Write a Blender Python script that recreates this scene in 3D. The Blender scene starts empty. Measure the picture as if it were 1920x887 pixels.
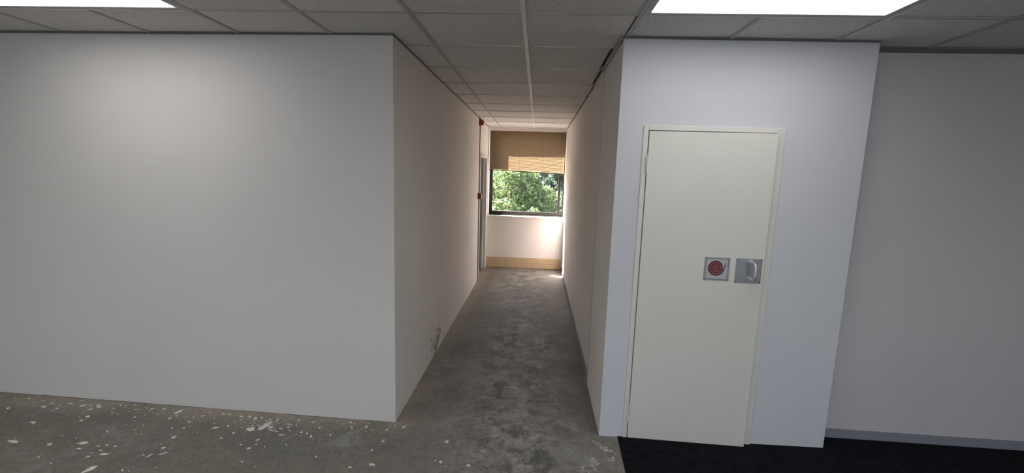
import bpy, bmesh, math, random
import numpy as np
from mathutils import Vector, Matrix
random.seed(7)
R = math.radians
SC = bpy.context.scene
COL = SC.collection

# ------------------------------------------------------------------ camera
CAM_H, YAW, PITCH, ROLL, FPX = 1.725, 3.15, 8.12, 1.78, 825.0
cd = bpy.data.cameras.new('camera'); cam = bpy.data.objects.new('camera', cd); COL.objects.link(cam)
cd.sensor_fit = 'HORIZONTAL'; cd.sensor_width = 36.0; cd.lens = FPX / 1920 * 36.0
cd.clip_start = 0.05; cd.clip_end = 400
cam.matrix_world = (Matrix.Translation((0, 0, CAM_H)) @ Matrix.Rotation(R(YAW), 4, 'Z') @
                    Matrix.Rotation(R(90 - PITCH), 4, 'X') @ Matrix.Rotation(R(ROLL), 4, 'Z'))
SC.camera = cam

# ------------------------------------------------------------------ world, sun, added daylight lamp
w = bpy.data.worlds.new('sky'); SC.world = w; w.use_nodes = True
nt = w.node_tree; nt.nodes.clear()
sky = nt.nodes.new('ShaderNodeTexSky'); sky.sky_type = 'NISHITA'; sky.sun_disc = False
sky.sun_elevation = R(48.6); sky.sun_rotation = R(-55); sky.dust_density = 3.0
bgn = nt.nodes.new('ShaderNodeBackground'); bgn.inputs['Strength'].default_value = 0.75
outn = nt.nodes.new('ShaderNodeOutputWorld')
hsv = nt.nodes.new('ShaderNodeHueSaturation'); hsv.inputs['Saturation'].default_value = 0.45
nt.links.new(sky.outputs[0], hsv.inputs['Color']); nt.links.new(hsv.outputs[0], bgn.inputs[0]); nt.links.new(bgn.outputs[0], outn.inputs[0])

sd = bpy.data.lights.new('sun', 'SUN'); sd.energy = 85.0; sd.angle = R(0.53); sd.color = (1, 0.885, 0.85)
sun = bpy.data.objects.new('sun', sd); COL.objects.link(sun)
sun.rotation_euler = Vector((1.45, -1.0, -2.0)).to_track_quat('-Z', 'Y').to_euler()

def daylight(name, loc, sx, sy, power, colour, direction):
    l = bpy.data.lights.new(name, 'AREA'); l.shape = 'RECTANGLE'; l.size = sx; l.size_y = sy
    l.energy = power; l.color = colour
    o = bpy.data.objects.new(name, l); COL.objects.link(o); o.location = loc
    o.rotation_euler = Vector(direction).to_track_quat('-Z', 'Z').to_euler()
    return o
# area lamp added as daylight fill outside the unseen ribbon window behind the camera
daylight('rear_daylight_fill', (-0.4, -4.2, 1.65), 7.6, 1.3, 86, (0.92, 0.945, 1.0), (0, 1, -0.12))


PANEL_EMIT = 5.6
SC.view_settings.view_transform = 'Standard'; SC.view_settings.look = 'None'
SC.view_settings.exposure = 0.0; SC.view_settings.gamma = 1.0
SC.view_settings.use_curve_mapping = False

# ------------------------------------------------------------------ materials
def mat(name, base, rough=0.6, metal=0.0, var=None, vscale=3.0, bump=0.0, bscale=200.0, spec=0.5, rand=0.0):
    m = bpy.data.materials.new(name); m.use_nodes = True; nt = m.node_tree
    b = nt.nodes['Principled BSDF']
    b.inputs['Base Color'].default_value = (*base, 1); b.inputs['Roughness'].default_value = rough
    b.inputs['Metallic'].default_value = metal; b.inputs['Specular IOR Level'].default_value = spec
    tc = nt.nodes.new('ShaderNodeTexCoord')
    if var is None: var = tuple(c * 0.94 for c in base)
    n = nt.nodes.new('ShaderNodeTexNoise'); n.inputs['Scale'].default_value = vscale; n.inputs['Detail'].default_value = 5
    nt.links.new(tc.outputs['Object'], n.inputs['Vector'])
    r = nt.nodes.new('ShaderNodeValToRGB'); r.color_ramp.elements[0].position = 0.35; r.color_ramp.elements[1].position = 0.65
    r.color_ramp.elements[0].color = (*var, 1); r.color_ramp.elements[1].color = (*base, 1)
    nt.links.new(n.outputs['Fac'], r.inputs['Fac'])
    last = r.outputs['Color']
    if rand > 0:
        oi = nt.nodes.new('ShaderNodeObjectInfo'); mr = nt.nodes.new('ShaderNodeMapRange')
        mr.inputs['To Min'].default_value = 1 - rand; mr.inputs['To Max'].default_value = 1 + rand
        hs = nt.nodes.new('ShaderNodeHueSaturation')
        nt.links.new(oi.outputs['Random'], mr.inputs['Value']); nt.links.new(mr.outputs[0], hs.inputs['Value'])
        nt.links.new(last, hs.inputs['Color']); last = hs.outputs['Color']
    nt.links.new(last, b.inputs['Base Color'])
    if bump > 0:
        n2 = nt.nodes.new('ShaderNodeTexNoise'); n2.inputs['Scale'].default_value = bscale; n2.inputs['Detail'].default_value = 3
        nt.links.new(tc.outputs['Object'], n2.inputs['Vector'])
        bp = nt.nodes.new('ShaderNodeBump'); bp.inputs['Strength'].default_value = bump; bp.inputs['Distance'].default_value = 0.002
        nt.links.new(n2.outputs['Fac'], bp.inputs['Height']); nt.links.new(bp.outputs[0], b.inputs['Normal'])
    return m

def concrete():
    m = bpy.data.materials.new('polished_concrete'); m.use_nodes = True; nt = m.node_tree; N = nt.nodes; L = nt.links
    b = N['Principled BSDF']; b.inputs['Specular IOR Level'].default_value = 0.3
    tc = N.new('ShaderNodeTexCoord')
    def noise(scale, detail=6, rough=0.6, stretch=None, dist=0.0, off=0.0):
        mp = N.new('ShaderNodeMapping'); L.new(tc.outputs['Object'], mp.inputs[0])
        if stretch: mp.inputs['Scale'].default_value = stretch
        mp.inputs['Location'].default_value = (off, off * 0.7, 0)
        n = N.new('ShaderNodeTexNoise'); n.inputs['Scale'].default_value = scale; n.inputs['Detail'].default_value = detail
        n.inputs['Roughness'].default_value = rough; n.inputs['Distortion'].default_value = dist
        L.new(mp.outputs[0], n.inputs['Vector']); return n.outputs['Fac']
    def ramp(f, p0, p1, c0, c1):
        r = N.new('ShaderNodeValToRGB'); e = r.color_ramp.elements
        e[0].position = p0; e[1].position = p1; e[0].color = (*c0, 1); e[1].color = (*c1, 1)
        L.new(f, r.inputs['Fac']); return r.outputs['Color']
    def mix(f, a, c, mode='MIX'):
        x = N.new('ShaderNodeMix'); x.data_type = 'RGBA'; x.blend_type = mode
        if isinstance(f, float): x.inputs[0].default_value = f
        else: L.new(f, x.inputs[0])
        for i, v in ((6, a), (7, c)):
            if isinstance(v, tuple): x.inputs[i].default_value = (*v, 1)
            else: L.new(v, x.inputs[i])
        return x.outputs[2]
    base = ramp(noise(1.1, 8, 0.62, dist=0.4), 0.38, 0.64, (0.165, 0.150, 0.124), (0.270, 0.260, 0.234))
    # brown film towards the walls, greyer where the floor is walked on
    sep = N.new('ShaderNodeSeparateXYZ'); L.new(tc.outputs['Object'], sep.inputs[0])
    def mrange(v, a, c, lo=0.0, hi=1.0):
        x = N.new('ShaderNodeMapRange'); x.inputs[1].default_value = a; x.inputs[2].default_value = c
        x.inputs[3].default_value = lo; x.inputs[4].default_value = hi; L.new(v, x.inputs[0]); return x.outputs[0]
    def math_(op, a, c=None):
        x = N.new('ShaderNodeMath'); x.operation = op; L.new(a, x.inputs[0])
        if c is not None:
            if isinstance(c, float): x.inputs[1].default_value = c
            else: L.new(c, x.inputs[1])
        return x.outputs[0]
    nb = noise(2.6, 6, 0.7, off=4.0)
    # worn dark track down the middle of the corridor
    xc = math_('ABSOLUTE', math_('ADD', sep.outputs[0], 0.12))
    track = mrange(math_('ADD', xc, math_('MULTIPLY', nb, 0.9)), 1.0, 0.6)
    tn = math_('MULTIPLY', track, mrange(noise(7.0, 9, 0.75, dist=0.6, off=9.0), 0.47, 0.56))
    c = mix(math_('MULTIPLY', track, 0.35), base, (0.38, 0.362, 0.335))
    c = mix(math_('MULTIPLY', tn, 0.9), c, (0.095, 0.092, 0.088))
    lt = math_('MULTIPLY', track, mrange(noise(6.0, 10, 0.85, off=2.0), 0.51, 0.59))
    c = mix(math_('MULTIPLY', lt, 0.75), c, (0.46, 0.445, 0.415))
    brown = mrange(math_('ADD', xc, math_('MULTIPLY', nb, 0.5)), 0.62, 1.0, 0.0, 0.55)
    c = mix(brown, c, (0.20, 0.172, 0.135))
    edge = math_('MULTIPLY', mrange(math_('ADD', sep.outputs[1], math_('MULTIPLY', nb, 0.16)), 2.70, 2.84), mrange(sep.outputs[0], -0.75, -0.9))
    c = mix(math_('MULTIPLY', edge, 0.75), c, (0.37, 0.31, 0.24))
    # large olive and grey blotches
    c = mix(mrange(noise(1.9, 7, 0.65, off=14.0), 0.50, 0.60, 0, 0.5), c, (0.150, 0.148, 0.128))
    c = mix(mrange(noise(3.3, 9, 0.8, off=21.0), 0.53, 0.62, 0, 0.6), c, (0.30, 0.288, 0.262))
    c = mix(mrange(noise(38, 5, 0.8), 0.48, 0.62, 0, 0.30), c, (0.34, 0.34, 0.32))
    c = mix(mrange(noise(24, 6, 0.8, off=3.0), 0.50, 0.62, 0, 0.40), c, (0.10, 0.10, 0.095))
    # tiny plaster specks
    vo = N.new('ShaderNodeTexVoronoi'); vo.inputs['Scale'].default_value = 9.0; vo.inputs['Randomness'].default_value = 1
    L.new(tc.outputs['Object'], vo.inputs['Vector'])
    sp = mrange(math_('ADD', vo.outputs['Distance'], math_('MULTIPLY', noise(60, 3), 0.05)), 0.062, 0.05)
    gate = mrange(noise(1.3, 2, off=30.0), 0.50, 0.56)
    c = mix(math_('MULTIPLY', math_('MULTIPLY', sp, gate), 0.6), c, (0.5, 0.49, 0.45))
    L.new(c, b.inputs['Base Color'])
    L.new(mrange(noise(3.0, 5), 0.35, 0.7, 0.58, 0.78), b.inputs['Roughness'])
    bp = N.new('ShaderNodeBump'); bp.inputs['Strength'].default_value = 0.25; bp.inputs['Distance'].default_value = 0.003
    L.new(noise(30, 8, 0.7), bp.inputs['Height']); L.new(bp.outputs[0], b.inputs['Normal'])
    return m

M = {}
M['wall'] = mat('matt_white_paint', (0.60, 0.585, 0.565), 0.75, bump=0.25, bscale=260, vscale=1.2, var=(0.583, 0.568, 0.549), spec=0.3)
M['wall_cool'] = mat('cool_white_paint', (0.585, 0.60, 0.63), 0.7, bump=0.25, bscale=260, vscale=1.2, var=(0.57, 0.585, 0.615), spec=0.3)
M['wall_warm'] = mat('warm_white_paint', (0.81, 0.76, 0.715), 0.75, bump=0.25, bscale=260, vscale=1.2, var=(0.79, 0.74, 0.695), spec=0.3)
M['wall_grey'] = mat('lavender_grey_paint', (0.53, 0.51, 0.52), 0.75, bump=0.3, bscale=300, vscale=1.2, spec=0.3)
M['concrete'] = concrete()
M['carpet'] = mat('black_carpet', (0.012, 0.012, 0.016), 0.95, var=(0.006, 0.006, 0.009), vscale=22, bump=1.0, bscale=500, spec=0.1)
M['tile'] = mat('mineral_fibre', (0.76, 0.74, 0.71), 0.9, var=(0.66, 0.64, 0.61), vscale=45, bump=1.0, bscale=150, spec=0.1, rand=0.05)
M['rail'] = mat('aged_rail_paint', (0.45, 0.435, 0.425), 0.5, vscale=5)
M['panel_frame'] = mat('lavender_grey_metal', (0.50, 0.48, 0.52), 0.5)
M['rail_white'] = mat('white_rail_paint', (0.78, 0.77, 0.75), 0.45, vscale=5)
M['plenum'] = mat('dark_void', (0.03, 0.03, 0.03), 0.9)
M['shade_and_conduit'] = mat('shadow_line_and_conduit', (0.13, 0.13, 0.13), 0.7, vscale=4)  # dark grey of the painted shadow lines at wall tops, also the conduit
M['base_grey'] = mat('blue_grey_skirting_vinyl', (0.225, 0.235, 0.27), 0.5, vscale=3)
M['tan'] = mat('tan_skirting_timber', (0.62, 0.46, 0.29), 0.55, var=(0.55, 0.40, 0.25), vscale=6)
M['door'] = mat('cream_gloss_paint', (0.66, 0.66, 0.605), 0.38, var=(0.64, 0.64, 0.585), vscale=2.0, bump=0.08, bscale=90)
M['frame'] = mat('cream_frame_paint', (0.66, 0.65, 0.60), 0.42, vscale=3)
M['gap'] = mat('dark_joint', (0.06, 0.055, 0.05), 0.8)
M['steel'] = mat('brushed_aluminium', (0.40, 0.41, 0.43), 0.36, metal=0.85, vscale=60)
M['steel_b'] = mat('polished_aluminium', (0.62, 0.63, 0.65), 0.42, metal=0.8, vscale=20)
M['screw'] = mat('dark_screw', (0.10, 0.10, 0.11), 0.4, metal=0.7)
M['sign_face'] = mat('silver_sign_face', (0.44, 0.45, 0.48), 0.45, metal=0.1, vscale=30)
M['sign_pink'] = mat('pink_print', (0.55, 0.24, 0.27), 0.5)
M['sign_red'] = mat('maroon_print', (0.085, 0.002, 0.008), 0.5)
M['black'] = mat('black_print', (0.015, 0.015, 0.017), 0.5)
M['red'] = mat('red_plastic', (0.21, 0.006, 0.010), 0.4)
M['white_pl'] = mat('white_plastic', (0.75, 0.74, 0.72), 0.4)
M['bronze'] = mat('dark_bronze_aluminium', (0.022, 0.018, 0.016), 0.4, metal=0.4)
M['blob'] = mat('spilt_white_paint', (0.85, 0.84, 0.77), 0.7, var=(0.62, 0.61, 0.55), vscale=25)
M['smear'] = mat('smeared_plaster', (0.50, 0.49, 0.45), 0.7, var=(0.38, 0.37, 0.33), vscale=14)
M['patch'] = mat('levelling_patch', (0.275, 0.265, 0.24), 0.7, var=(0.215, 0.207, 0.185), vscale=5)
M['crackm'] = mat('crack_shadow', (0.12, 0.11, 0.095), 0.9)
M['scuff'] = mat('bared_plaster', (0.36, 0.345, 0.325), 0.9, var=(0.22, 0.21, 0.2), vscale=40)
M['cord'] = mat('brown_cord', (0.12, 0.075, 0.04), 0.8)
M['bark'] = mat('tree_bark', (0.10, 0.075, 0.055), 0.9, vscale=8)
M['ground_bounce'] = mat('brown_bounce_ground', (0.17, 0.14, 0.115), 0.9, vscale=2)  # unseen ground, its brown chosen to bounce warm light indoors
M['render_out'] = mat('exterior_render', (0.55, 0.5, 0.44), 0.8)

m = bpy.data.materials.new('blind_slat_vinyl'); m.use_nodes = True; nt = m.node_tree; nt.nodes.clear()
o_ = nt.nodes.new('ShaderNodeOutputMaterial'); d_ = nt.nodes.new('ShaderNodeBsdfDiffuse'); t_ = nt.nodes.new('ShaderNodeBsdfTranslucent'); x_ = nt.nodes.new('ShaderNodeMixShader')
d_.inputs[0].default_value = (0.12, 0.094, 0.065, 1); t_.inputs[0].default_value = (0.24, 0.16, 0.093, 1); x_.inputs[0].default_value = 0.45
nt.links.new(d_.outputs[0], x_.inputs[1]); nt.links.new(t_.outputs[0], x_.inputs[2]); nt.links.new(x_.outputs[0], o_.inputs[0]); M['slat'] = m

m = bpy.data.materials.new('clear_glass'); m.use_nodes = True; nt = m.node_tree; nt.nodes.clear()
o_ = nt.nodes.new('ShaderNodeOutputMaterial'); a_ = nt.nodes.new('ShaderNodeBsdfTransparent'); g_ = nt.nodes.new('ShaderNodeBsdfGlossy'); x_ = nt.nodes.new('ShaderNodeMixShader')
a_.inputs[0].default_value = (0.975, 0.98, 0.98, 1); g_.inputs['Roughness'].default_value = 0.02
x_.inputs[0].default_value = 0.006; nt.links.new(a_.outputs[0], x_.inputs[1]); nt.links.new(g_.outputs[0], x_.inputs[2]); nt.links.new(x_.outputs[0], o_.inputs[0]); M['glass'] = m

m = bpy.data.materials.new('lit_diffuser'); m.use_nodes = True; nt = m.node_tree; nt.nodes.clear()
o_ = nt.nodes.new('ShaderNodeOutputMaterial'); e_ = nt.nodes.new('ShaderNodeEmission'); e_.inputs[0].default_value = (1.0, 0.985, 0.985, 1); e_.inputs[1].default_value = PANEL_EMIT
nt.links.new(e_.outputs[0], o_.inputs[0]); M['lit'] = m

def leafmat(name, col, trans):
    m = bpy.data.materials.new(name); m.use_nodes = True; nt = m.node_tree; nt.nodes.clear()
    o = nt.nodes.new('ShaderNodeOutputMaterial'); d = nt.nodes.new('ShaderNodeBsdfDiffuse'); t = nt.nodes.new('ShaderNodeBsdfTranslucent'); x = nt.nodes.new('ShaderNodeMixShader')
    tc = nt.nodes.new('ShaderNodeTexCoord'); n = nt.nodes.new('ShaderNodeTexNoise'); n.inputs['Scale'].default_value = 1.6; n.inputs['Detail'].default_value = 6
    r = nt.nodes.new('ShaderNodeValToRGB'); r.color_ramp.elements[0].position = .35; r.color_ramp.elements[1].position = .65
    r.color_ramp.elements[0].color = (*[c * 0.55 for c in col], 1); r.color_ramp.elements[1].color = (*col, 1)
    nt.links.new(tc.outputs['Object'], n.inputs[0]); nt.links.new(n.outputs[0], r.inputs[0]); nt.links.new(r.outputs[0], d.inputs[0])
    t.inputs[0].default_value = (*trans, 1); x.inputs[0].default_value = 0.45
    nt.links.new(d.outputs[0], x.inputs[1]); nt.links.new(t.outputs[0], x.inputs[2]); nt.links.new(x.outputs[0], o.inputs[0]); return m
M['leaf_a'] = leafmat('fresh_leaf', (0.20, 0.27, 0.175), (0.20, 0.29, 0.11))
M['leaf_b'] = leafmat('deep_leaf', (0.13, 0.17, 0.15), (0.10, 0.15, 0.10))

# ------------------------------------------------------------------ mesh helpers
class MB:
    def __init__(s): s.v = []; s.f = []; s.sm = False
    def box(s, x0, x1, y0, y1, z0, z1):
        n = len(s.v)
        s.v += [(x, y, z) for z in (z0, z1) for y in (y0, y1) for x in (x0, x1)]
        s.f += [tuple(n + i for i in q) for q in ((0, 2, 3, 1), (4, 5, 7, 6), (0, 1, 5, 4), (1, 3, 7, 5), (3, 2, 6, 7), (2, 0, 4, 6))]
        return s
    def prism(s, pts, z0, z1):                      # pts counter-clockwise footprint
        n = len(s.v); k = len(pts)
        s.v += [(x, y, z0) for x, y in pts] + [(x, y, z1) for x, y in pts]
        s.f += [tuple(n + i for i in reversed(range(k))), tuple(n + k + i for i in range(k))]
        s.f += [(n + i, n + (i + 1) % k, n + k + (i + 1) % k, n + k + i) for i in range(k)]
        return s
    def tube(s, path, rad, seg=10, cap=True):
        path = [Vector(p) for p in path]; n0 = len(s.v); k = len(path)
        rads = rad if isinstance(rad, (list, tuple)) else [rad] * k
        up = None
        for i, p in enumerate(path):
            t = (path[min(i + 1, k - 1)] - path[max(i - 1, 0)]).normalized()
            if up is None: up = t.orthogonal().normalized()
            up = (up - t * up.dot(t)).normalized(); sd = t.cross(up)
            for j in range(seg):
                a = 2 * math.pi * j / seg; s.v.append(tuple(p + (up * math.cos(a) + sd * math.sin(a)) * rads[i]))
        for i in range(k - 1):
            for j in range(seg):
                a = n0 + i * seg + j; b = n0 + i * seg + (j + 1) % seg; s.f.append((a, b, b + seg, a + seg))
        if cap:
            s.f.append(tuple(n0 + j for j in reversed(range(seg)))); s.f.append(tuple(n0 + (k - 1) * seg + j for j in range(seg)))
        s.sm = True; return s
    def poly(s, pts3):
        if abs(pts3[0][2] - pts3[1][2]) < 1e-9:      # marks lying on the floor: face up, each a hair above the last
            ar = sum(p[0] * q_[1] - q_[0] * p[1] for p, q_ in zip(pts3, pts3[1:] + pts3[:1]))
            if ar < 0: pts3 = pts3[::-1]
            dz = 2e-6 * len(s.f); pts3 = [(a, b_, c + dz) for a, b_, c in pts3]
        n = len(s.v); s.v += list(pts3); s.f.append(tuple(range(n, n + len(pts3)))); return s
    def slab(s, pts, z0, z1): return s.prism(pts, z0, z1)
    def build(s, name, material, parent=None, bevel=0.0, origin=None, bseg=2):
        me = bpy.data.meshes.new(name)
        v = s.v if origin is None else [(a - origin[0], b - origin[1], c - origin[2]) for a, b, c in s.v]
        me.from_pydata(v, [], s.f); me.update(); me.materials.append(material)
        o = bpy.data.objects.new(name, me); COL.objects.link(o)
        if origin is not None: o.location = origin
        if parent is not None: o.parent = parent
        if s.sm:
            me.shade_smooth()
            try: me.set_sharp_from_angle(angle=R(40))
            except Exception: pass
        if bevel > 0:
            bv = o.modifiers.new('bevel', 'BEVEL'); bv.width = bevel; bv.segments = bseg; bv.limit_method = 'ANGLE'
        return o

def tag(o, label=None, cat=None, group=None, kind=None):
    if label: o['label'] = label
    if cat: o['category'] = cat
    if group: o['group'] = group
    if kind: o['kind'] = kind
    return o
def struct(o, label, cat): return tag(o, label, cat, kind='structure')
def empty(name, loc=(0, 0, 0), rz=0.0):
    o = bpy.data.objects.new(name, None); COL.objects.link(o); o.location = loc; o.rotation_euler = (0, 0, rz)
    o.empty_display_size = 0.1; return o

# ------------------------------------------------------------------ the building shell
H = 2.543                      # suspended ceiling height
TOP = 2.70
XW, XE, YS = -5.2, 4.3, -3.9   # open-plan room extents
XL, XR, YF = -0.919, 0.474, 2.780
YEND = 7.98

fl = MB().prism([(XW, YS), (XE, YS), (XE, YEND + .3), (XW, YEND + .3)], -0.2, 0.0).build('floor', M['concrete'])
struct(fl, 'bare polished grey concrete floor of the corridor and left area', 'floor')

# left partition: front face towards the room, corridor face with a doorway near its far end
wl = MB().prism([(XW, 2.885), (XL, YF), (XL - 0.12, YF + 0.13), (XW, 3.03)], 0, TOP)
struct(wl.build('wall_left', M['wall']), 'wide blank white wall left of the corridor', 'wall')
D0, D1, DH = 6.975, 7.865, 2.0
wc = MB().prism([(XL, YF), (XL, D0), (XL - .12, D0), (XL - .12, YF + .13)], 0, TOP)
wc.box(XL - .12, XL, D0, D1, DH, TOP).box(XL - .12, XL, D1, YEND, 0, TOP)
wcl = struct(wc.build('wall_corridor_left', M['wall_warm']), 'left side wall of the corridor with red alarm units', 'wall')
# bared, chipped plaster low on that wall
sc = MB()
for k in range(110):
    cy = 4.0 + random.gauss(0, .10); cz = abs(random.gauss(.0, .085)) + .012 + max(0, .7 * (cy - 4.03)); ry = random.uniform(.004, .022); rz_ = random.uniform(.006, .030)
    if cz < rz_ * 1.15: cz = rz_ * 1.15
    pts = [(XL + .0006 + k * 4e-6, cy + ry * math.cos(a_) * random.uniform(.4, 1.1) + .3 * rz_ * math.sin(a_), cz + rz_ * math.sin(a_) * random.uniform(.5, 1.1)) for a_ in [i * math.pi / 6 for i in range(12)]]
    sc.poly(pts)
tag(sc.build('chipped_plaster', M['scuff'], wcl), 'grey chipped plaster patch at the foot of the wall', kind='stuff')

# end wall with the window opening
we = MB().box(XW, XR + .13, YEND, YEND + .30, 0, .95).box(XW, XR + .13, YEND, YEND + .30, 2.515, TOP)
we.box(XW, XL + .02, YEND, YEND + .30, .95, 2.515).box(XR + .005, XR + .13, YEND, YEND + .30, .95, 2.515)
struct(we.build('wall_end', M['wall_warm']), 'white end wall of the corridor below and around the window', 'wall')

# cupboard block right of the corridor, door opening in its front
DX0, DX1, DZ = 0.626, 1.460, 2.040
B1 = 1.935
wb = MB().prism([(XR, YF - .008), (DX0, YF - .006), (DX0, YF + .09), (XR + .09, YF + .09), (XR + .09, 3.522), (XR, 3.522)], 0, TOP)
wb.prism([(DX1, YF), (B1, YF + .006), (B1, 3.5), (B1 - .1, 3.5), (B1 - .1, YF + .09), (DX1, YF + .09)], 0, TOP)
wb.prism([(DX0, YF - .006), (DX1, YF), (DX1, YF + .09), (DX0, YF + .09)], DZ, TOP)
wb.box(XR + .09, B1 - .1, 3.42, 3.5, 0, TOP)
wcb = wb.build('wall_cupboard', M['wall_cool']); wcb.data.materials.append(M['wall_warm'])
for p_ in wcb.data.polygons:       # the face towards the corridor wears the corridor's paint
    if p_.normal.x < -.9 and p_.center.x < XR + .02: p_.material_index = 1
struct(wcb, 'projecting cool white wall around the cream cupboard door', 'wall')
wr = MB().box(XR + .011, XR + .13, 3.522, YEND, 0, TOP)
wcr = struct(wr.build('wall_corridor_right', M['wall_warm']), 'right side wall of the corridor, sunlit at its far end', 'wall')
wg = MB().prism([(B1, 2.928), (XE, 2.895), (XE, 3.05), (B1, 3.05)], 0, TOP)
struct(wg.build('wall_right', M['wall_grey']), 'recessed grey wall at the far right above black carpet', 'wall')

# walls of the open-plan room that lie outside the frame
struct(MB().box(XW - .15, XW, YS - .2, YEND + .3, 0, TOP).build('wall_west', M['wall']), 'white outer side wall left of the room', 'wall')
struct(MB().box(XE, XE + .15, YS - .2, 3.05, 0, TOP).build('wall_east', M['wall_grey']), 'grey outer side wall right of the room', 'wall')
rear = MB().box(XW, XE, YS - .2, YS, 0, 0.95).box(XW, XE, YS - .2, YS, 2.35, TOP).box(XW, -4.3, YS - .2, YS, .95, 2.35).box(3.5, XE, YS - .2, YS, .95, 2.35)
struct(rear.build('wall_rear', M['wall']), 'rear wall with a ribbon window behind the viewer', 'wall')
rw = empty('window_2', (0, YS - .1, .95)); struct(rw, 'ribbon window in the rear wall', 'window')
q = MB()
for x in (-4.27, -2.7, -1.15, .4, 1.95, 3.47): q.box(x - .03, x + .03, -.03, .03, 0, 1.4)
q.box(-4.3, 3.5, -.03, .03, 0, .05).box(-4.3, 3.5, -.03, .03, 1.35, 1.4)
q.build('window_frame', M['bronze'], rw)
MB().box(-4.3, 3.5, -.004, .004, .05, 1.35).build('pane', M['glass'], rw)

# ------------------------------------------------------------------ ceiling: slab, rails, tiles, light panels
ceil = struct(MB().box(XW - .15, XE + .15, YS - .2, YEND + .3, TOP, TOP + .12).build('ceiling', M['plenum']), 'suspended ceiling of square mineral fibre tiles in metal rails', 'ceiling')
T = 0.6; GX, GY = -0.110, 2.408
def hide(x0, x1, y0, y1):       # no tile where solid wall or closed rooms are
    xm, ym = (x0 + x1) / 2, (y0 + y1) / 2
    return False
LIGHTS = [(-5, -3), (1, 3)]     # column ranges of the light panels, 3.6 m apart
LROWS = [-1, -5, -9]
def is_light(i, j): return j in LROWS and any(a <= i < b for a, b in LIGHTS)
def tile(x0, x1, y0, y1, sag=True, notch=0):
    if x1 - x0 < .03 or y1 - y0 < .03: return
    x0 += .002; x1 -= .002; y0 += .002; y1 -= .002
    cx, cy = (x0 + x1) / 2, (y0 + y1) / 2
    z = H + .004 + (random.uniform(0, .0022) if sag else 0)
    o = MB().box(x0, x1, y0, y1, z, z + .014).build('ceiling_tile', M['tile'], ceil, origin=(cx, cy, z))
    if sag: o.rotation_euler = (R(random.uniform(-.12, .12)), R(random.uniform(-.12, .12)), 0)
rows_open = range(-10, 0)
for i in range(-9, 8):
    x0, x1 = max(GX + i * T, XW), min(GX + (i + 1) * T, XE)
    if x1 - x0 < .03: continue
    for j in rows_open:
        if is_light(i, j): continue
        tile(x0, x1, max(GY + j * T, YS), GY + (j + 1) * T)
    # last row up to the walls
    yw = YF if x0 < XR - .02 else (YF if x1 < B1 else 2.90)
    if i in (-2, -1, 0): continue
    tile(x0, x1, GY, yw + (.0 if x0 > XR else .06))
tile(GX + 3 * T, B1, GY, YF - .004, sag=False)
# corridor tiles
for j in range(0, 10):
    y0, y1 = GY + j * T, min(GY + (j + 1) * T, YEND)
    if j == 0:
        tile(GX - 2 * T, GX - T, y0, YF); tile(XL, GX - T, YF, y1)
    else: tile(XL, GX - T, y0, y1)
    tile(GX - T, GX, y0, y1)
    tile(GX, XR - (.035 if 1 <= j <= 1 else (.022 if j == 2 else .0)), y0, y1)
# rails
def rail(name, m_, x0, x1, y0, y1, dz=0.0):
    o = MB().box(x0, x1, y0, y1, H - .001 + dz, H + .004 + dz)
    if x1 - x0 < y1 - y0: o.box((x0 + x1) / 2 - .001, (x0 + x1) / 2 + .001, y0, y1, H + .004, H + .035)
    else: o.box(x0, x1, (y0 + y1) / 2 - .001, (y0 + y1) / 2 + .001, H + .004, H + .035)
    return o.build(name, m_, ceil)
for i in range(-8, 8):
    x = GX + i * T
    if not (XW < x < XE): continue
    yb = YEND if i in (-1, 0) else (YF + .0 if x < B1 else 2.90)
    if x < XL - .1: yb = YF + .03
    if i == 1: yb = YF - .02
    if i == 0:                  # the middle run is newer and whiter, in short lengths
        for k in range(-10, 10):
            a, b_ = GY + k * T, min(GY + (k + 1) * T, yb)
            if b_ > a: rail('ceiling_rail', M['rail_white'], x - .0125 + (k % 2) * .0015, x + .0125 + (k % 2) * .0015, a + .001, b_, -.0006 * (k % 2))
    elif i in (2, -4):          # these runs stop either side of each light panel
        ya = YS
        for lr in sorted(LROWS):
            if GY + lr * T > ya: rail('ceiling_rail', M['rail'], x - .012, x + .012, ya, GY + lr * T)
            ya = GY + (lr + 1) * T
        rail('ceiling_rail', M['rail'], x - .012, x + .012, ya, yb)
    else: rail('ceiling_rail', M['rail'], x - .012, x + .012, YS, yb)
for j in range(-10, 10):
    y = GY + j * T
    if y > YEND: continue
    if j <= 0: rail('cross_rail', M['rail'], XW, XE, y - .0115, y + .0115, .0012)
    else: rail('cross_rail', M['rail'], XL, XR + .01, y - .009, y + .009, .0016)

for a_, b_ in LIGHTS:           # whiter run of rail under the near edge of each light panel
    rail('cross_rail', M['rail_white'], GX + a_ * T + .012, GX + b_ * T - .012, GY - .002, GY + .010, -.0012)
rail('ceiling_rail', M['rail_white'], GX + 3 * T + .002, GX + 3 * T + .012, YS, GY + .30, -.0012)

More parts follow.
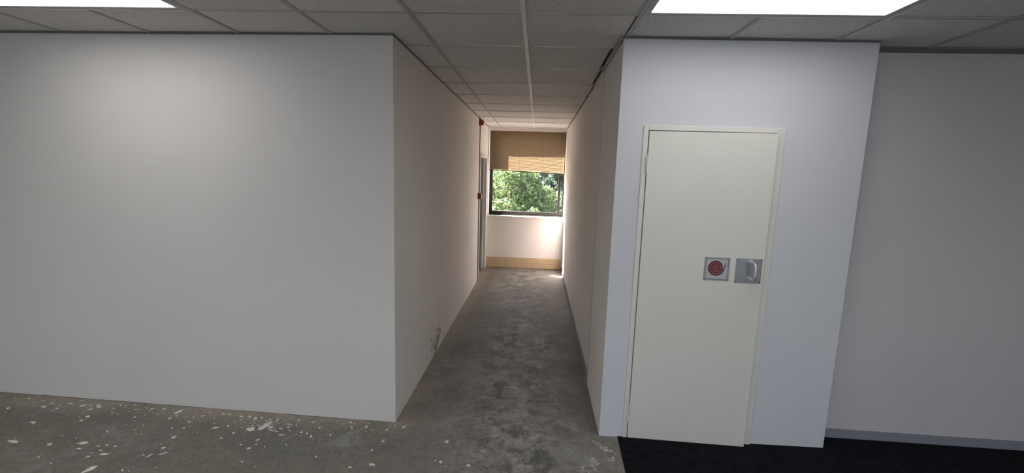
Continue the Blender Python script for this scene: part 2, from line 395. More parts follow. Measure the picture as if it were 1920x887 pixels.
def light_panel(i0, i1, j, label):
    x0, x1, y0, y1 = GX + i0 * T + .012, GX + i1 * T - .012, GY + j * T + .012, GY + (j + 1) * T - .012
    t = empty('ceiling_light', ((x0 + x1) / 2, (y0 + y1) / 2, H))
    tag(t, label, 'light', 'recessed light panels in the ceiling')
    hx, hy = (x1 - x0) / 2, (y1 - y0) / 2; f = MB(); wdt = .028
    f.box(-hx, hx, -hy, -hy + wdt, -.002, .03).box(-hx, hx, hy - wdt, hy, -.002, .03)
    f.box(-hx, -hx + wdt, -hy + wdt, hy - wdt, -.002, .03).box(hx - wdt, hx, -hy + wdt, hy - wdt, -.002, .03)
    f.build('light_frame', M['panel_frame'], t)
    MB().box(-hx + wdt, hx - wdt, -hy + wdt, hy - wdt, .004, .012).build('diffuser', M['lit'], t)
    MB().box(-hx, hx, -hy, hy, .03, .05).build('housing', M['plenum'], t)
light_panel(-5, -3, -1, 'lit ceiling panel above the wide white wall on the left')
light_panel(1, 3, -1, 'lit ceiling panel above the cream cupboard door')
for j, wd in ((-5, 'over the viewer'), (-9, 'near the rear window')):
    light_panel(-5, -3, j, 'lit ceiling panel %s, on the left side' % wd)
    light_panel(1, 3, j, 'lit ceiling panel %s, on the right side' % wd)

# added dark strips that paint the shadow line along the wall tops
def shadow_strip(n, pts, m_, h, d, label):     # pts: polyline on the wall face, offset d to its right-hand side
    b_ = MB()
    for (xa, ya), (xb, yb) in zip(pts, pts[1:]):
        t = Vector((xb - xa, yb - ya)).normalized(); nn = Vector((t.y, -t.x)) * d
        b_.prism([(xa, ya), (xa + nn.x, ya + nn.y), (xb + nn.x, yb + nn.y), (xb, yb)], H - h, H + .003)
    struct(b_.build('trim_%d' % n, m_), label, 'trim')
shadow_strip(1, [(XW, 2.885), (XL, YF)], M['shade_and_conduit'], .006, .012, 'thin dark strip painting the shadow line along the top of the wide left wall')
shadow_strip(2, [(XL, YF), (XL, YEND)], M['shade_and_conduit'], .006, .006, 'thin dark strip painting the shadow line along the top of the left corridor wall')
shadow_strip(3, [(XR, YF - .008), (B1, YF + .006)], M['shade_and_conduit'], .007, .01, 'thin dark strip painting the shadow line above the cupboard door wall')
shadow_strip(4, [(B1, 2.928), (XE, 2.895)], M['shade_and_conduit'], .022, .012, 'dark strip painting the shadow line along the top of the recessed grey wall')
shadow_strip(5, [(XR + .011, YEND), (XR + .011, 4.28)], M['shade_and_conduit'], .006, .010, 'thin dark strip painting the shadow line along the top of the right corridor wall')
# loose length of wall angle by the corridor corner
lo = MB().prism([(XR - .005, YF - .02), (XR - .001, 3.50), (XR - .022, 3.50), (XR - .024, YF - .02)], H - .014, H - .010)
lo.prism([(XR - .005, YF - .02), (XR - .001, 3.50), (XR - .003, 3.50), (XR - .007, YF - .02)], H - .014, H + .02)
struct(lo.build('trim_6', M['rail']), 'loose sagging length of grey wall angle at the corridor corner', 'trim')

struct(MB().box(XR - .002, XR + .002, 3.498, 3.5225, 0, H).build('trim_7', M['rail']), 'thin grey vertical joint between column and right corridor wall', 'trim')
# skirtings
sk = MB().prism([(B1, 2.928), (B1, 2.916), (XE, 2.883), (XE, 2.895)], 0, .066)
struct(sk.build('baseboard_right', M['base_grey'], bevel=.002), 'blue grey skirting at the foot of the recessed right wall', 'baseboard')
sk = MB().box(XR - .001, XR + .011, 3.524, YEND - .03, 0, .07)
struct(sk.build('baseboard_corridor_right', M['base_grey'], bevel=.002), 'grey skirting strip along the right corridor wall', 'baseboard')
be = empty('baseboard_end', (0, YEND, 0)); struct(be, 'tan timber skirting of stepped boards under the corridor window', 'baseboard')
MB().box(XL + .012, XR - .004, -.022, 0, .006, .098).build('board', M['tan'], be, bevel=.002)
MB().box(XL + .012, XR - .004, -.019, 0, .100, .150).build('board', M['tan'], be, bevel=.002)
MB().box(XL + .012, XR - .004, -.016, 0, .152, .196).build('board', M['tan'], be, bevel=.002)
MB().box(XL + .01, XR, -.012, 0, 0, .006).build('dark_gap', M['gap'], be)

# ------------------------------------------------------------------ corridor doorway (left, far end)
d2 = empty('door_2', (XL, (D0 + D1) / 2, 0)); struct(d2, 'open white doorway in the left corridor wall beside the window', 'door')
hy = (D1 - D0) / 2
a = MB().box(0, .010, -hy - .045, -hy, 0, DH + .045).box(0, .010, hy, hy + .06, 0, DH + .045).box(0, .010, -hy, hy, DH, DH + .045)
a.build('architrave', M['frame'], d2, bevel=.002)
j = MB().box(-.125, .004, -hy, -hy + .02, 0, DH).box(-.125, .004, hy - .02, hy, 0, DH).box(-.125, .004, -hy + .02, hy - .02, DH - .02, DH)
j.box(-.07, -.045, hy - .034, hy - .02, 0, DH - .02).box(-.07, -.045, -hy + .02, -hy + .034, 0, DH - .02)
j.build('door_frame', M['frame'], d2, bevel=.002)

# ------------------------------------------------------------------ corridor window
WY = 8.20
win = empty('window_1', (0, WY, .955)); struct(win, 'dark framed window at the end of the corridor', 'window')
x0, x1 = XL + .022, XR + .004
fr = MB().box(x0, x0 + .055, -.035, .035, 0, 1.56)
fr.box(x1 - .02, x1, -.035, .035, 0, 1.56)
fr.box(x0 + .055, x1 - .02, -.035, .035, 0, .078).box(x0 + .055, x1 - .02, -.035, .035, 1.51, 1.56)
fr.box(.372, .412, -.035, .035, .078, 1.51)
fr.build('window_frame', M['bronze'], win, bevel=.004)
MB().box(x0 + .055, .372, -.003, .003, .078, 1.51).build('pane', M['glass'], win)
MB().box(.412, x1 - .02, -.003, .003, .078, 1.51).build('pane', M['glass'], win)
sl = MB().box(XL + .012, XR + .003, 7.955 - WY, -.035, -.022, .002).build('window_sill', M['frame'], win, bevel=.003)
MB().box(x0, x1, -.06, -.035, .002, .022).build('sill_bead', M['bronze'], win)

# venetian blind: head rail, individual slats, cords, wand, bottom rail; it hangs a little lower on the right
bx0, bx1 = XL + .026, XR - .013
bl = empty('venetian_blind', ((bx0 + bx1) / 2, 8.035, 2.512))
tag(bl, 'beige horizontal slat venetian blind half lowered over the corridor window', 'blind')
hw = (bx1 - bx0) / 2; NS = 33; pitch = .0213
MB().box(-hw, hw, -.015, .02, -.032, 0).build('head_rail', M['white_pl'], bl, bevel=.002)
prof = [(-.0062, -.0122), (-.0032, -.0045), (.0022, .0040), (.0066, .0120)]   # curved slat section (y, z), nearly closed
sm_ = MB(); rot = R(0)
for side in (-hw + .004, hw - .004):
    for y_, z_ in prof: sm_.v.append((side, -y_ * 1.0, z_))
sm_.f = [(i, i + 1, i + 5, i + 4) for i in range(3)]
slat_me = None
for k in range(NS):
    if slat_me is None:
        o = sm_.build('slat', M['slat'], bl); slat_me = o.data; slat_me.shade_smooth()
    else:
        o = o.copy(); COL.objects.link(o); o.parent = bl
    tgrow = k / (NS - 1)
    o.location = (0, random.uniform(-.0006, .0006), -.040 - k * pitch * 1.0 - .0)
    o.rotation_euler = (R(random.uniform(-5, 3)), math.atan(.033 * tgrow ** 1.5), 0)
    if k == 5: o.rotation_euler = (R(5), math.atan(.006), 0)
zb = -.040 - NS * pitch - .004
br = MB().box(-hw, hw, -.010, .012, -.008, .008).build('bottom_rail', M['slat'], bl, bevel=.002)
br.location = (0, 0, zb); br.rotation_euler = (0, math.atan(.034), 0)
for xx in (-.735, -.345, .065, .40):
    xl = xx - (bx0 + bx1) / 2
    MB().tube([(xl, -.011, -.03), (xl, -.011, zb - .012 - xl * .034)], .0016, 5).build('ladder_cord', M['cord'], bl)
xl = -.82 - (bx0 + bx1) / 2
MB().tube([(xl, -.018, -.03), (xl, -.018, zb + .03)], .0032, 6).build('tilt_wand', M['cord'], bl)

# ------------------------------------------------------------------ cupboard door
dr = empty('door_1', (DX0, YF - .006, 0)); struct(dr, 'cream flush cupboard door standing slightly ajar in its frame', 'door')
fw = DX1 - DX0
f = MB().box(0, .030, -.009, .085, 0, DZ).box(fw - .051, fw, -.004, .085, 0, DZ).box(.030, fw - .051, -.009, .085, DZ - .028, DZ)
f.box(fw - .068, fw - .051, .040, .085, 0, DZ - .028).box(.030, .048, .040, .085, 0, DZ - .028)
f.build('door_frame', M['frame'], dr, bevel=.0025)
AJ = R(-1.9)                    # leaf turned out into the room about its left edge
LW, LH, LT = .745, 1.995, .035
leaf = MB().box(.0, LW, 0, LT, .008, 2.006)
lf = leaf.build('door_leaf', M['door'], dr, bevel=.002)
lf.location = (.034, -.014, 0); lf.rotation_euler = (0, 0, AJ)
for z0_, z1_ in ((1.757, 1.862), (.122, .236)):
    hb = MB(); n_ = 5; hh = (z1_ - z0_) / n_
    for k in range(n_): hb.tube([(-.003, -.004, z0_ + k * hh + .001), (-.003, -.004, z0_ + (k + 1) * hh - .001)], .0068, 10)
    hb.tube([(-.003, -.004, z0_ - .003), (-.003, -.004, z1_ + .003)], .0042, 8)
    hb.build('hinge', M['frame'], lf)
# pull handle on a square plate, fixed to the leaf (leaf coordinates)
PX0, PX1, PZ0, PZ1 = 1.243 - DX0 - .034 - .007, 1.399 - DX0 - .034 - .007, 1.099, 1.253
pl = MB().box(PX0, PX1, -.0025, 0, PZ0, PZ1).build('handle_plate', M['steel'], lf, bevel=.001)
for x_ in (PX0 + .008, PX1 - .008):
    for z_ in (PZ0 + .009, PZ1 - .009): MB().tube([(x_, -.0025, z_), (x_, -.0045, z_)], .0036, 10).build('plate_screw', M['screw'], lf)
HX, HZ1, HZ0, HO = PX0 + .088, PZ0 + .133, PZ0 + .030, .074
path = [(HX, 0, HZ1)]
for k in range(0, 7):
    a_ = k / 6 * math.pi / 2; path.append((HX, -HO + .028 - .028 * math.sin(a_), HZ1 - .028 + .028 * math.cos(a_)))
for k in range(0, 7):
    a_ = k / 6 * math.pi / 2; path.append((HX, -HO + .028 - .028 * math.cos(a_), HZ0 + .028 - .028 * math.sin(a_)))
path.append((HX, 0, HZ0))
hg = MB().tube(path, .0085, 14)
hg.tube([(HX, 0, HZ1), (HX, -.006, HZ1)], .014, 16); hg.tube([(HX, 0, HZ0), (HX, -.006, HZ0)], .014, 16)
hg.build('pull_handle', M['steel_b'], lf)

# hose reel sign: its own thing, screwed to the leaf
def leaf_pt(x, y, z):
    c, s_ = math.cos(AJ), math.sin(AJ); return (DX0 + .034 + c * x - s_ * y, YF - .006 - .014 + s_ * x + c * y, z)
SX, SZ = (1.0500 + 1.2045) / 2 - DX0 - .034 - .002, (1.105 + 1.251) / 2 + .002
sg = empty('fire_hose_sign', leaf_pt(SX, -.0002, SZ), AJ)
tag(sg, 'square silver sign with a dark red coiled hose symbol on the cream door', 'sign')
hs_ = .0765
MB().box(-hs_, hs_, -.002, 0, -.073, .073).build('sign_plate', M['steel'], sg, bevel=.0008)
def rrect(hx, hz, r, n=6):
    pts = []
    for cx, cz, a0 in ((hx - r, hz - r, 0), (-hx + r, hz - r, 90), (-hx + r, -hz + r, 180), (hx - r, -hz + r, 270)):
        for k in range(n + 1):
            a_ = R(a0 + 90 * k / n); pts.append((cx + r * math.cos(a_), cz + r * math.sin(a_)))
    return pts
def plate(pts, y0, y1):
    b_ = MB(); k = len(pts)
    b_.v = [(x, y0, z) for x, z in pts] + [(x, y1, z) for x, z in pts]
    b_.f = [tuple(range(k)), tuple(k + i for i in reversed(range(k)))] + [(i, (i + 1) % k + 0, k + (i + 1) % k, k + i)[::-1] for i in range(k)]
    return b_
plate(rrect(.066, .0655, .009), -.0024, -.002).build('sign_border', M['black'], sg)
plate(rrect(.0638, .0633, .0075), -.0028, -.0024).build('sign_face', M['sign_face'], sg)
def spiral(w0, y0, y1, turns_end, grow=0.0):
    pitchs = .0130; b_ = MB(); n = 150; cxs, czs = -.0058, .0078; top = []
    for k in range(n + 1):
        th = 2 * math.pi * (turns_end - grow * (1 - 0)) * k / n
        r = .0015 + pitchs * th / (2 * math.pi)
        ang = th - 2 * math.pi * turns_end
        ri, ro = max(r - w0 / 2, 0), r + w0 / 2
        c, s_ = math.cos(ang), math.sin(ang)
        top.append(((cxs + c * ri, czs + s_ * ri), (cxs + c * ro, czs + s_ * ro)))
    for (i_, o_2) in top: b_.v += [(i_[0], y0, i_[1]), (o_2[0], y0, o_2[1])]
    m_ = len(b_.v)
    b_.v += [(x, y1, z) for x, _, z in b_.v[:m_]]
    for k in range(n):
        a0 = 2 * k; b_.f.append((a0, a0 + 2, a0 + 3, a0 + 1)); b_.f.append((m_ + a0, m_ + a0 + 1, m_ + a0 + 3, m_ + a0 + 2))
        b_.f.append((a0, m_ + a0, m_ + a0 + 2, a0 + 2)); b_.f.append((a0 + 1, a0 + 3, m_ + a0 + 3, m_ + a0 + 1))
    return b_
spiral(.0136, -.0031, -.0028, 3.6, .12).build('coil_print', M['sign_pink'], sg)
sp_ = spiral(.0098, -.0034, -.0031, 3.6)
sp_.build('hose_print', M['sign_red'], sg)
nz = MB().box(.0440, .0515, -.0034, -.0028, .0095, .0135).box(.0425, .0530, -.0034, -.0028, .0150, .0185)
nz.v += [(.0445, -.0034, .0185), (.0510, -.0034, .0185), (.0500, -.0034, .0375), (.0460, -.0034, .0375)]; nz.f.append(tuple(range(16, 20)))
nz.build('nozzle_print', M['sign_red'], sg)
for x_ in (-.070, .070):
    for z_ in (-.067, .067): MB().tube([(x_, -.002, z_), (x_, -.0042, z_)], .0034, 10).build('sign_screw', M['screw'], sg)

# ------------------------------------------------------------------ fire alarm units on the left corridor wall
sn = empty('alarm_sounder', (XL, 6.775, 2.475)); tag(sn, 'red alarm sounder high on the left corridor wall just under the ceiling', 'alarm')
MB().box(0, .022, -.045, .045, -.05, .05).build('back_box', M['red'], sn, bevel=.005)
MB().tube([(.022, 0, 0), (.050, 0, 0), (.062, 0, 0), (.068, 0, 0)], [.042, .040, .034, .020], 20).build('horn', M['red'], sn)
MB().box(0, .018, -.012, .012, .05, .064).build('cable_gland', M['black'], sn)
cp = empty('call_point', (XL, 6.775, 1.368)); tag(cp, 'small red break glass call point at chest height on the left corridor wall', 'alarm')
MB().box(0, .036, -.045, .045, -.046, .046).build('back_box', M['red'], cp, bevel=.004)
MB().box(.036, .056, -.044, .044, -.045, .045).build('front_cover', M['red'], cp, bevel=.004)
MB().box(.056, .058, -.028, .028, -.030, .026).build('press_panel', M['white_pl'], cp, bevel=.001)
cn = MB().tube([(XL + .007, 6.83, .0), (XL + .007, 6.83, 2.50)], .0062, 8)
tag(cn.build('conduit', M['shade_and_conduit']), 'thin dark cable conduit running floor to ceiling behind the red alarm units', 'conduit')

# ------------------------------------------------------------------ carpet
cb = MB(); edge = [(.583, YS), (.572, 1.2), (.580, 2.40), (.597, 2.772)]
cb.prism([edge[0], (XE, YS), (XE, 2.897), (B1 + .001, 2.918), (B1 + .001, YF + .006), (DX1, YF)] + [(DX0 + .02, YF - .006)] + [edge[3], edge[2], edge[1]], .0, .006)
tag(cb.build('carpet', M['carpet']), 'black carpet covering the floor at the right in front of the cream door', 'carpet')

# ------------------------------------------------------------------ marks on the concrete
def blob(b_, x, y, rx, ry, ang=0.0, n=11, z=.0006, rough=.35):
    c, s_ = math.cos(ang), math.sin(ang); pts = []
    for k in range(n):
        a_ = 2 * math.pi * k / n; q_ = random.uniform(1 - rough, 1 + rough * .6)
        u, v_ = rx * math.cos(a_) * q_, ry * math.sin(a_) * q_
        pts.append((x + c * u - s_ * v_, y + s_ * u + c * v_, z))
    b_.poly(pts)
PAINT = [(-3.625,2.654,0.009,0.008,-0.013,0.009),(-3.737,2.787,0.006,0.002,-0.007,0.005),(-3.842,2.792,0.007,0.001,-0.007,0.005),(-3.636,2.791,0.010,0.005,-0.009,0.007),(-3.668,2.787,0.007,0.001,-0.006,0.005),
(-3.411,2.698,0.012,0.008,-0.016,0.012),(-3.500,2.772,0.007,0.004,-0.008,0.007),(-3.403,2.746,0.005,0.007,-0.010,0.008),(-3.302,2.689,0.009,0.006,-0.012,0.009),(-3.326,2.729,0.007,0.002,-0.008,0.006),
(-3.275,2.759,0.008,0.011,-0.010,0.008),(-3.242,2.806,0.008,0.006,-0.006,0.005),(-3.165,2.740,0.011,0.014,-0.012,0.009),(-3.068,2.705,0.013,0.011,-0.011,0.009),(-3.119,2.753,0.008,0.001,-0.007,0.007),
(-3.040,2.737,0.013,0.010,-0.011,0.009),(-3.063,2.759,0.005,0.012,-0.013,0.011),(-2.925,2.732,0.007,0.004,-0.007,0.006),(-2.883,2.680,0.007,0.001,-0.005,0.005),(-2.998,2.620,0.006,0.011,-0.014,0.011),
(-2.992,2.573,0.009,0.007,-0.012,0.010),(-2.917,2.776,0.008,0.002,-0.007,0.007),(-2.820,2.787,0.009,0.001,-0.005,0.005),(-2.763,2.736,0.009,0.001,-0.006,0.006),(-2.873,2.772,0.007,0.001,-0.006,0.007),
(-2.793,2.713,0.002,0.005,-0.005,0.004),(-2.710,2.762,0.011,0.001,-0.005,0.005),(-2.668,2.738,0.007,0.001,-0.004,0.005),(-2.663,2.758,0.005,0.010,-0.007,0.006),(-2.566,2.699,0.006,0.001,-0.006,0.006),
(-2.578,2.762,0.008,0.009,-0.010,0.009),(-2.507,2.758,0.005,0.001,-0.004,0.005),(-2.455,2.743,0.013,0.028,-0.011,0.010),(-2.428,2.691,0.009,0.001,-0.007,0.008),(-2.548,2.563,0.002,0.004,-0.006,0.005),
(-2.686,2.645,0.003,0.013,-0.008,0.007),(-2.447,2.655,0.006,0.010,-0.008,0.007),(-2.305,2.696,0.007,0.001,-0.005,0.006),(-2.252,2.710,0.006,0.006,-0.007,0.007),(-2.237,2.757,0.007,0.001,-0.005,0.006),
(-2.280,2.756,0.005,0.001,-0.004,0.005),(-2.287,2.633,0.009,0.006,-0.007,0.007),(-2.265,2.560,0.007,0.001,-0.005,0.006),(-2.338,2.550,0.007,0.001,-0.005,0.006),(-2.112,2.635,0.006,0.001,-0.005,0.006),
(-2.076,2.581,0.010,0.006,-0.006,0.007),(-2.056,2.594,0.007,0.001,-0.005,0.007),(-2.133,2.753,0.009,0.005,-0.007,0.008),(-2.091,2.753,0.007,0.001,-0.005,0.006),(-2.003,2.615,0.009,0.001,-0.006,0.009),
(-1.913,2.544,0.004,0.005,-0.007,0.008),(-1.948,2.479,0.007,0.001,-0.005,0.007),(-3.270,2.518,0.012,0.010,-0.018,0.014),(-2.708,2.472,0.007,0.004,-0.009,0.008),(-2.499,2.460,0.006,0.001,-0.005,0.005),
(-3.163,2.318,0.032,0.003,-0.021,0.017),(-2.919,2.315,0.013,0.009,-0.014,0.010),(-2.737,2.347,0.030,0.013,-0.014,0.012),(-2.708,2.295,0.010,0.005,-0.007,0.006),(-2.618,2.327,0.009,0.002,-0.007,0.006),
(-2.580,2.346,0.012,0.001,-0.006,0.006),(-2.518,2.338,0.006,0.005,-0.007,0.006),(-2.566,2.291,0.009,0.003,-0.006,0.006),(-2.591,2.266,0.007,0.004,-0.005,0.004),(-2.514,2.262,0.028,0.014,-0.012,0.010),
(-2.580,2.230,0.008,0.007,-0.009,0.007),(-2.850,2.198,0.004,0.004,-0.007,0.005),(-2.721,2.155,0.005,0.004,-0.005,0.004),(-2.243,2.276,0.006,0.022,-0.005,0.004),(-2.181,2.301,0.022,0.018,-0.006,0.006),
(-2.224,2.354,0.009,0.007,-0.009,0.008),(-2.249,2.458,0.010,0.009,-0.009,0.009),(-1.673,2.278,0.006,0.001,-0.004,0.006),(-1.786,2.433,0.006,0.001,-0.004,0.006),(-1.716,2.402,0.008,0.006,-0.006,0.007),
(-2.463,2.129,0.013,0.035,-0.016,0.011),(-2.280,2.142,0.007,0.001,-0.009,0.009),(-2.238,2.140,0.005,0.001,-0.004,0.004),(-2.115,2.181,0.004,0.000,-0.004,0.004),(-1.832,2.595,0.027,0.003,-0.014,0.020),
(-1.989,2.731,0.012,0.001,-0.008,0.011),(-1.939,2.740,0.010,0.001,-0.006,0.010),(-1.886,2.721,0.008,0.001,-0.010,0.016),(-1.918,2.706,0.004,0.000,-0.003,0.005),(-2.280,2.276,0.008,0.001,-0.004,0.005),
(-2.828,2.388,0.006,0.001,-0.006,0.005),(-2.935,2.404,0.005,0.001,-0.004,0.004),(-2.134,2.749,0.009,0.005,-0.007,0.008),(-2.087,2.750,0.007,0.001,-0.005,0.006),(-1.991,2.735,0.011,0.001,-0.005,0.008),
(-1.935,2.737,0.009,0.001,-0.005,0.008),(-1.881,2.722,0.011,0.001,-0.010,0.016),(-1.845,2.731,0.011,0.003,-0.007,0.009),(-1.776,2.717,0.010,0.005,-0.006,0.008),(-1.726,2.726,0.008,0.001,-0.005,0.008),
(-1.963,2.689,0.006,0.001,-0.004,0.006),(-1.581,2.732,0.008,0.001,-0.007,0.013),(-1.471,2.719,0.010,0.005,-0.006,0.009),(-1.629,2.680,0.007,0.001,-0.004,0.006),(-1.832,2.595,0.023,0.014,-0.015,0.018),
(-1.768,2.630,0.016,0.039,-0.017,0.018),(-1.759,2.666,0.012,0.022,-0.011,0.012),(-1.718,2.631,0.025,-0.009,-0.004,0.010),(-1.677,2.594,0.040,-0.008,-0.003,0.006),(-1.596,2.557,0.026,0.007,-0.004,0.006),
(-1.913,2.544,0.004,0.006,-0.006,0.006),(-1.953,2.484,0.004,0.005,-0.006,0.006),(-2.004,2.617,0.009,0.001,-0.005,0.007),(-1.604,2.643,0.008,0.001,-0.005,0.009),(-1.576,2.608,0.007,0.001,-0.005,0.009),
(-1.398,2.661,0.009,0.002,-0.006,0.010),(-1.489,2.597,0.010,0.003,-0.006,0.010),(-1.446,2.589,0.010,0.003,-0.006,0.010),(-1.404,2.559,0.008,0.001,-0.007,0.014),(-1.381,2.537,0.004,0.000,-0.003,0.005),
(-1.715,2.489,0.008,0.009,-0.008,0.009),(-1.696,2.445,0.007,0.001,-0.004,0.006),(-1.631,2.429,0.005,0.001,-0.006,0.010),(-1.787,2.431,0.007,0.001,-0.004,0.005),(-1.715,2.400,0.009,0.010,-0.007,0.008),
(-1.513,2.461,0.006,0.001,-0.003,0.005),(-1.219,2.745,0.011,0.001,-0.005,0.011),(-1.189,2.731,0.005,0.001,-0.003,0.008),(-1.193,2.693,0.007,0.001,-0.004,0.009),(-1.182,2.672,0.007,0.001,-0.003,0.006),
(-1.095,2.704,0.008,0.001,-0.007,0.018),(-1.271,2.717,0.005,0.001,-0.003,0.006),(-1.311,2.725,0.004,0.000,-0.002,0.005),(-1.291,2.590,0.006,0.001,-0.005,0.010),(-0.929,2.559,0.010,0.005,-0.004,0.009),
(-0.945,2.683,0.009,0.004,-0.005,0.010),(-0.843,2.732,0.014,0.012,-0.006,0.011),(-0.912,2.739,0.006,0.001,-0.003,0.008),(-0.964,2.462,0.007,0.001,-0.003,0.009),(-1.272,2.368,0.005,0.005,-0.006,0.008),
(-1.674,2.279,0.005,0.001,-0.003,0.005),(-1.031,2.295,0.011,0.001,-0.004,0.009),(-0.914,2.331,0.022,0.002,-0.004,0.011),(-0.524,2.600,0.013,0.005,-0.005,0.017),(-0.518,2.396,0.011,0.001,-0.003,0.012),
(-0.349,2.381,0.013,0.001,-0.002,0.012),(-0.552,2.404,0.007,0.001,-0.001,0.006),(-0.481,2.360,0.006,0.001,-0.001,0.006),(-1.568,2.243,0.005,0.001,-0.003,0.004),(-1.950,2.626,0.007,0.001,-0.003,0.004),
(-2.070,2.588,0.012,0.006,-0.007,0.008)]
bb = MB()
for x, y, ux, uy, vx, vy in PAINT:      # centre and two half axes of each spot, metres
    pts = []
    for k in range(11):
        t_ = 2 * math.pi * k / 11; q_ = random.uniform(.62, 1.2)
        pts.append((x + (ux * math.cos(t_) + vx * math.sin(t_)) * q_, y + (uy * math.cos(t_) + vy * math.sin(t_)) * q_, .0006))
    bb.poly(pts)
for k in range(190):            # fine spatter, thickest beside the left wall
    x = random.uniform(-3.9, -.85); y = 2.80 - abs(random.gauss(0, .17)) - .02
    y = min(y, 2.74 - (x + .9) * -.0)
    r_ = random.uniform(.0015, .0055); blob(bb, x, y, r_, r_ * random.uniform(.6, 1), random.uniform(0, 3), 7)
for k in range(70):             # splatter thrown around the largest spill
    x = random.gauss(-1.74, .10); y = min(random.gauss(2.66, .035), 2.76); r_ = random.uniform(.002, .008); blob(bb, x, y, r_ * 1.5, r_ * .6, -.5, 8)
for k in range(60):
    x = random.uniform(-2.6, .5); y = random.uniform(1.7, 3.6); r_ = random.uniform(.0015, .004)
    if x < XL and y > 2.72: continue
    blob(bb, x, y, r_, r_, 0, 6)
tag(bb.build('paint_splash', M['blob'], fl), 'spilt white paint spots', kind='stuff')

def ribbon(b_, pts, w0, z=.0005):
    n = len(b_.v); k = len(pts)
    for i, (x, y) in enumerate(pts):
        a_ = Vector(pts[max(i - 1, 0)]); c_ = Vector(pts[min(i + 1, k - 1)]); t_ = (c_ - a_).normalized(); ww = w0 * random.uniform(.5, 1.3) / 2
        b_.v += [(x - t_.y * ww, y + t_.x * ww, z), (x + t_.y * ww, y - t_.x * ww, z)]
    b_.f += [(n + 2 * i, n + 2 * i + 1, n + 2 * i + 3, n + 2 * i + 2) for i in range(k - 1)]
def jag(pts, amp, sub=4):
    out = []
    for (x0_, y0_), (x1_, y1_) in zip(pts, pts[1:]):
        for i in range(sub): t_ = i / sub; out.append((x0_ + (x1_ - x0_) * t_ + random.uniform(-amp, amp), y0_ + (y1_ - y0_) * t_ + random.uniform(-amp, amp)))
    return out + [pts[-1]]
cr = MB()
ribbon(cr, jag([(-.014, 2.637), (.035, 2.654), (.076, 2.652), (.111, 2.679), (.153, 2.672), (.209, 2.684), (.25, 2.665), (.278, 2.674), (.31, 2.649), (.351, 2.642), (.408, 2.659), (.454, 2.647)], .004), .0045)
ribbon(cr, jag([(-1.182, 2.613), (-1.141, 2.558), (-1.134, 2.523), (-1.097, 2.488)], .005), .0035)
fx = -3.6
while fx < -1.0:                # broken dark joint where the wide wall meets the floor
    ln = random.uniform(.10, .45); yb = YF + (fx - XL) * (2.885 - YF) / (XW - XL)
    ye = YF + (fx + ln - XL) * (2.885 - YF) / (XW - XL)
    if fx + ln < XL - .03: ribbon(cr, jag([(fx, yb - .004), (fx + ln * .5, (yb + ye) / 2 - .006), (fx + ln, ye - .004)], .0018, 6), .007)
    fx += ln + random.uniform(.05, .35)
tag(cr.build('floor_crack', M['crackm'], fl), 'thin dark cracks in the concrete', kind='stuff')
pa = MB(); pa.poly([(x, y, .0003) for x, y in jag([(-1.285, 2.468), (-1.102, 2.488), (-1.154, 2.579), (-1.088, 2.692), (-1.109, 2.698), (-1.208, 2.61), (-1.285, 2.468)], .006)[:-1]])
pa.build('levelling_patch', M['patch'], fl)
sme = MB()
for cx, cy, n_, sx_, sy_ in ((.49, 2.64, 60, .055, .03), (.40, 2.49, 55, .03, .07), (.515, 2.53, 18, .025, .025), (.33, 2.40, 30, .05, .05)):
    for k in range(n_):
        g = random.gauss(0, .5); x = cx + sx_ * g; y = cy + sy_ * random.gauss(0, .5) - (.8 * sx_ * g if cy > 2.6 else 0)
        if y > 2.74 and x > XR - .02: continue
        if x > .56: continue
        r_ = random.uniform(.003, .014); blob(sme, x, y, r_, r_ * random.uniform(.25, .6), -0.7 if cy > 2.6 else random.uniform(0, 3), 9, z=.0004)
tag(sme.build('plaster_smear', M['smear'], fl), 'pale smeared plaster near the carpet corner', kind='stuff')
# ------------------------------------------------------------------ outside
gr = MB().prism([(-60, 8.4), (60, 8.4), (60, 90), (-60, 90)], -4.3, -4.2).build('ground_outside', M['ground_bounce'])
struct(gr, 'unseen ground outside, coloured brown for warm bounce light, far below the corridor window', 'ground')

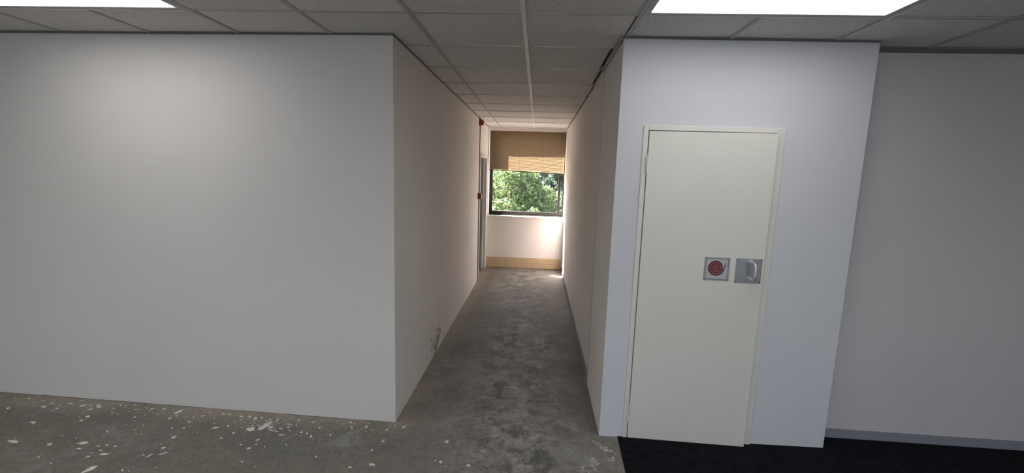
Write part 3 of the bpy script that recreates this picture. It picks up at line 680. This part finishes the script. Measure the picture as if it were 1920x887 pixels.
def leaves(name, m_, parent, centres, n_each, spread, size, rng):
    V = []; F = []
    C_ = np.repeat(np.array([c[:3] for c in centres]), n_each, axis=0)
    S_ = np.repeat(np.array([c[3] for c in centres]), n_each)
    n = len(C_)
    d = rng.normal(size=(n, 3)); d /= np.linalg.norm(d, axis=1)[:, None]
    P_ = C_ + d * (S_ * spread * rng.uniform(.35, 1, n) ** .6)[:, None]
    nn = d * .6 + rng.normal(size=(n, 3)) * .6 + np.array([0, 0, .5]); nn /= np.linalg.norm(nn, axis=1)[:, None]
    a = np.cross(nn, rng.normal(size=(n, 3))); a /= np.linalg.norm(a, axis=1)[:, None]
    b_ = np.cross(nn, a); s = size * rng.uniform(.6, 1.25, n)[:, None]
    q = np.stack([P_ - a * s, P_ - b_ * s * .5 + nn * s * .12, P_ + a * s, P_ + b_ * s * .5 + nn * s * .12], axis=1).reshape(-1, 3)
    me = bpy.data.meshes.new(name); me.vertices.add(len(q)); me.vertices.foreach_set('co', q.astype(np.float32).ravel())
    me.loops.add(4 * n); me.loops.foreach_set('vertex_index', np.arange(4 * n, dtype=np.int32))
    me.polygons.add(n); me.polygons.foreach_set('loop_start', np.arange(0, 4 * n, 4, dtype=np.int32))
    me.update(calc_edges=True); me.materials.append(m_)
    o = bpy.data.objects.new(name, me); COL.objects.link(o); o.parent = parent
    tag(o, kind='stuff'); return o

def tree(x, y, h, r, leafm, label, seed, nclump, nleaf, size, zc):
    rng = np.random.default_rng(seed); rd = random.Random(seed)
    t = empty('leafy_tree', (x, y, -4.2)); tag(t, label, 'tree', 'trees outside the corridor window')
    tr = MB(); top = zc + 4.2
    tr.tube([(0, 0, 0), (.08, .05, top * .4), (-.05, 0, top * .7), (.1, .05, top)], [.22, .18, .14, .07], 10)
    tr.build('trunk', M['bark'], t)
    cents = []; bm_ = MB()
    for k in range(nclump):
        d = rng.normal(size=3); d /= np.linalg.norm(d); q_ = rng.uniform(.25, 1) ** .5
        c_ = np.array([0, 0, top]) + d * np.array([r, r, r * .85]) * q_
        cents.append((c_[0], c_[1], c_[2], rng.uniform(.6, 1.2)))
        if k % 5 == 0:
            m1 = np.array([.05, 0, top * .75]) * .5 + c_ * .5 + rng.normal(size=3) * .15
            bm_.tube([(0, 0, top * rd.uniform(.5, .9)), tuple(m1), tuple(c_)], [.07, .045, .014], 6)
    bm_.build('branches', M['bark'], t)['kind'] = 'stuff'
    leaves('foliage', leafm, t, cents, nleaf, .42, size, rng)
tree(-1.3, 15.5, 8, 2.3, M['leaf_a'], 'fresh light green tree nearest the corridor window', 3, 120, 330, .060, .2)
tree(2.6, 18.5, 8, 2.7, M['leaf_b'], 'darker green tree to the right outside the window', 5, 120, 300, .075, .6)
tree(-4.6, 21.0, 8, 3.0, M['leaf_b'], 'blue green tree to the left behind the nearest tree', 8, 120, 300, .085, .9)
tree(.3, 26.0, 9, 3.6, M['leaf_b'], 'farthest tree straight behind the others outside the window', 11, 90, 260, .10, .6)
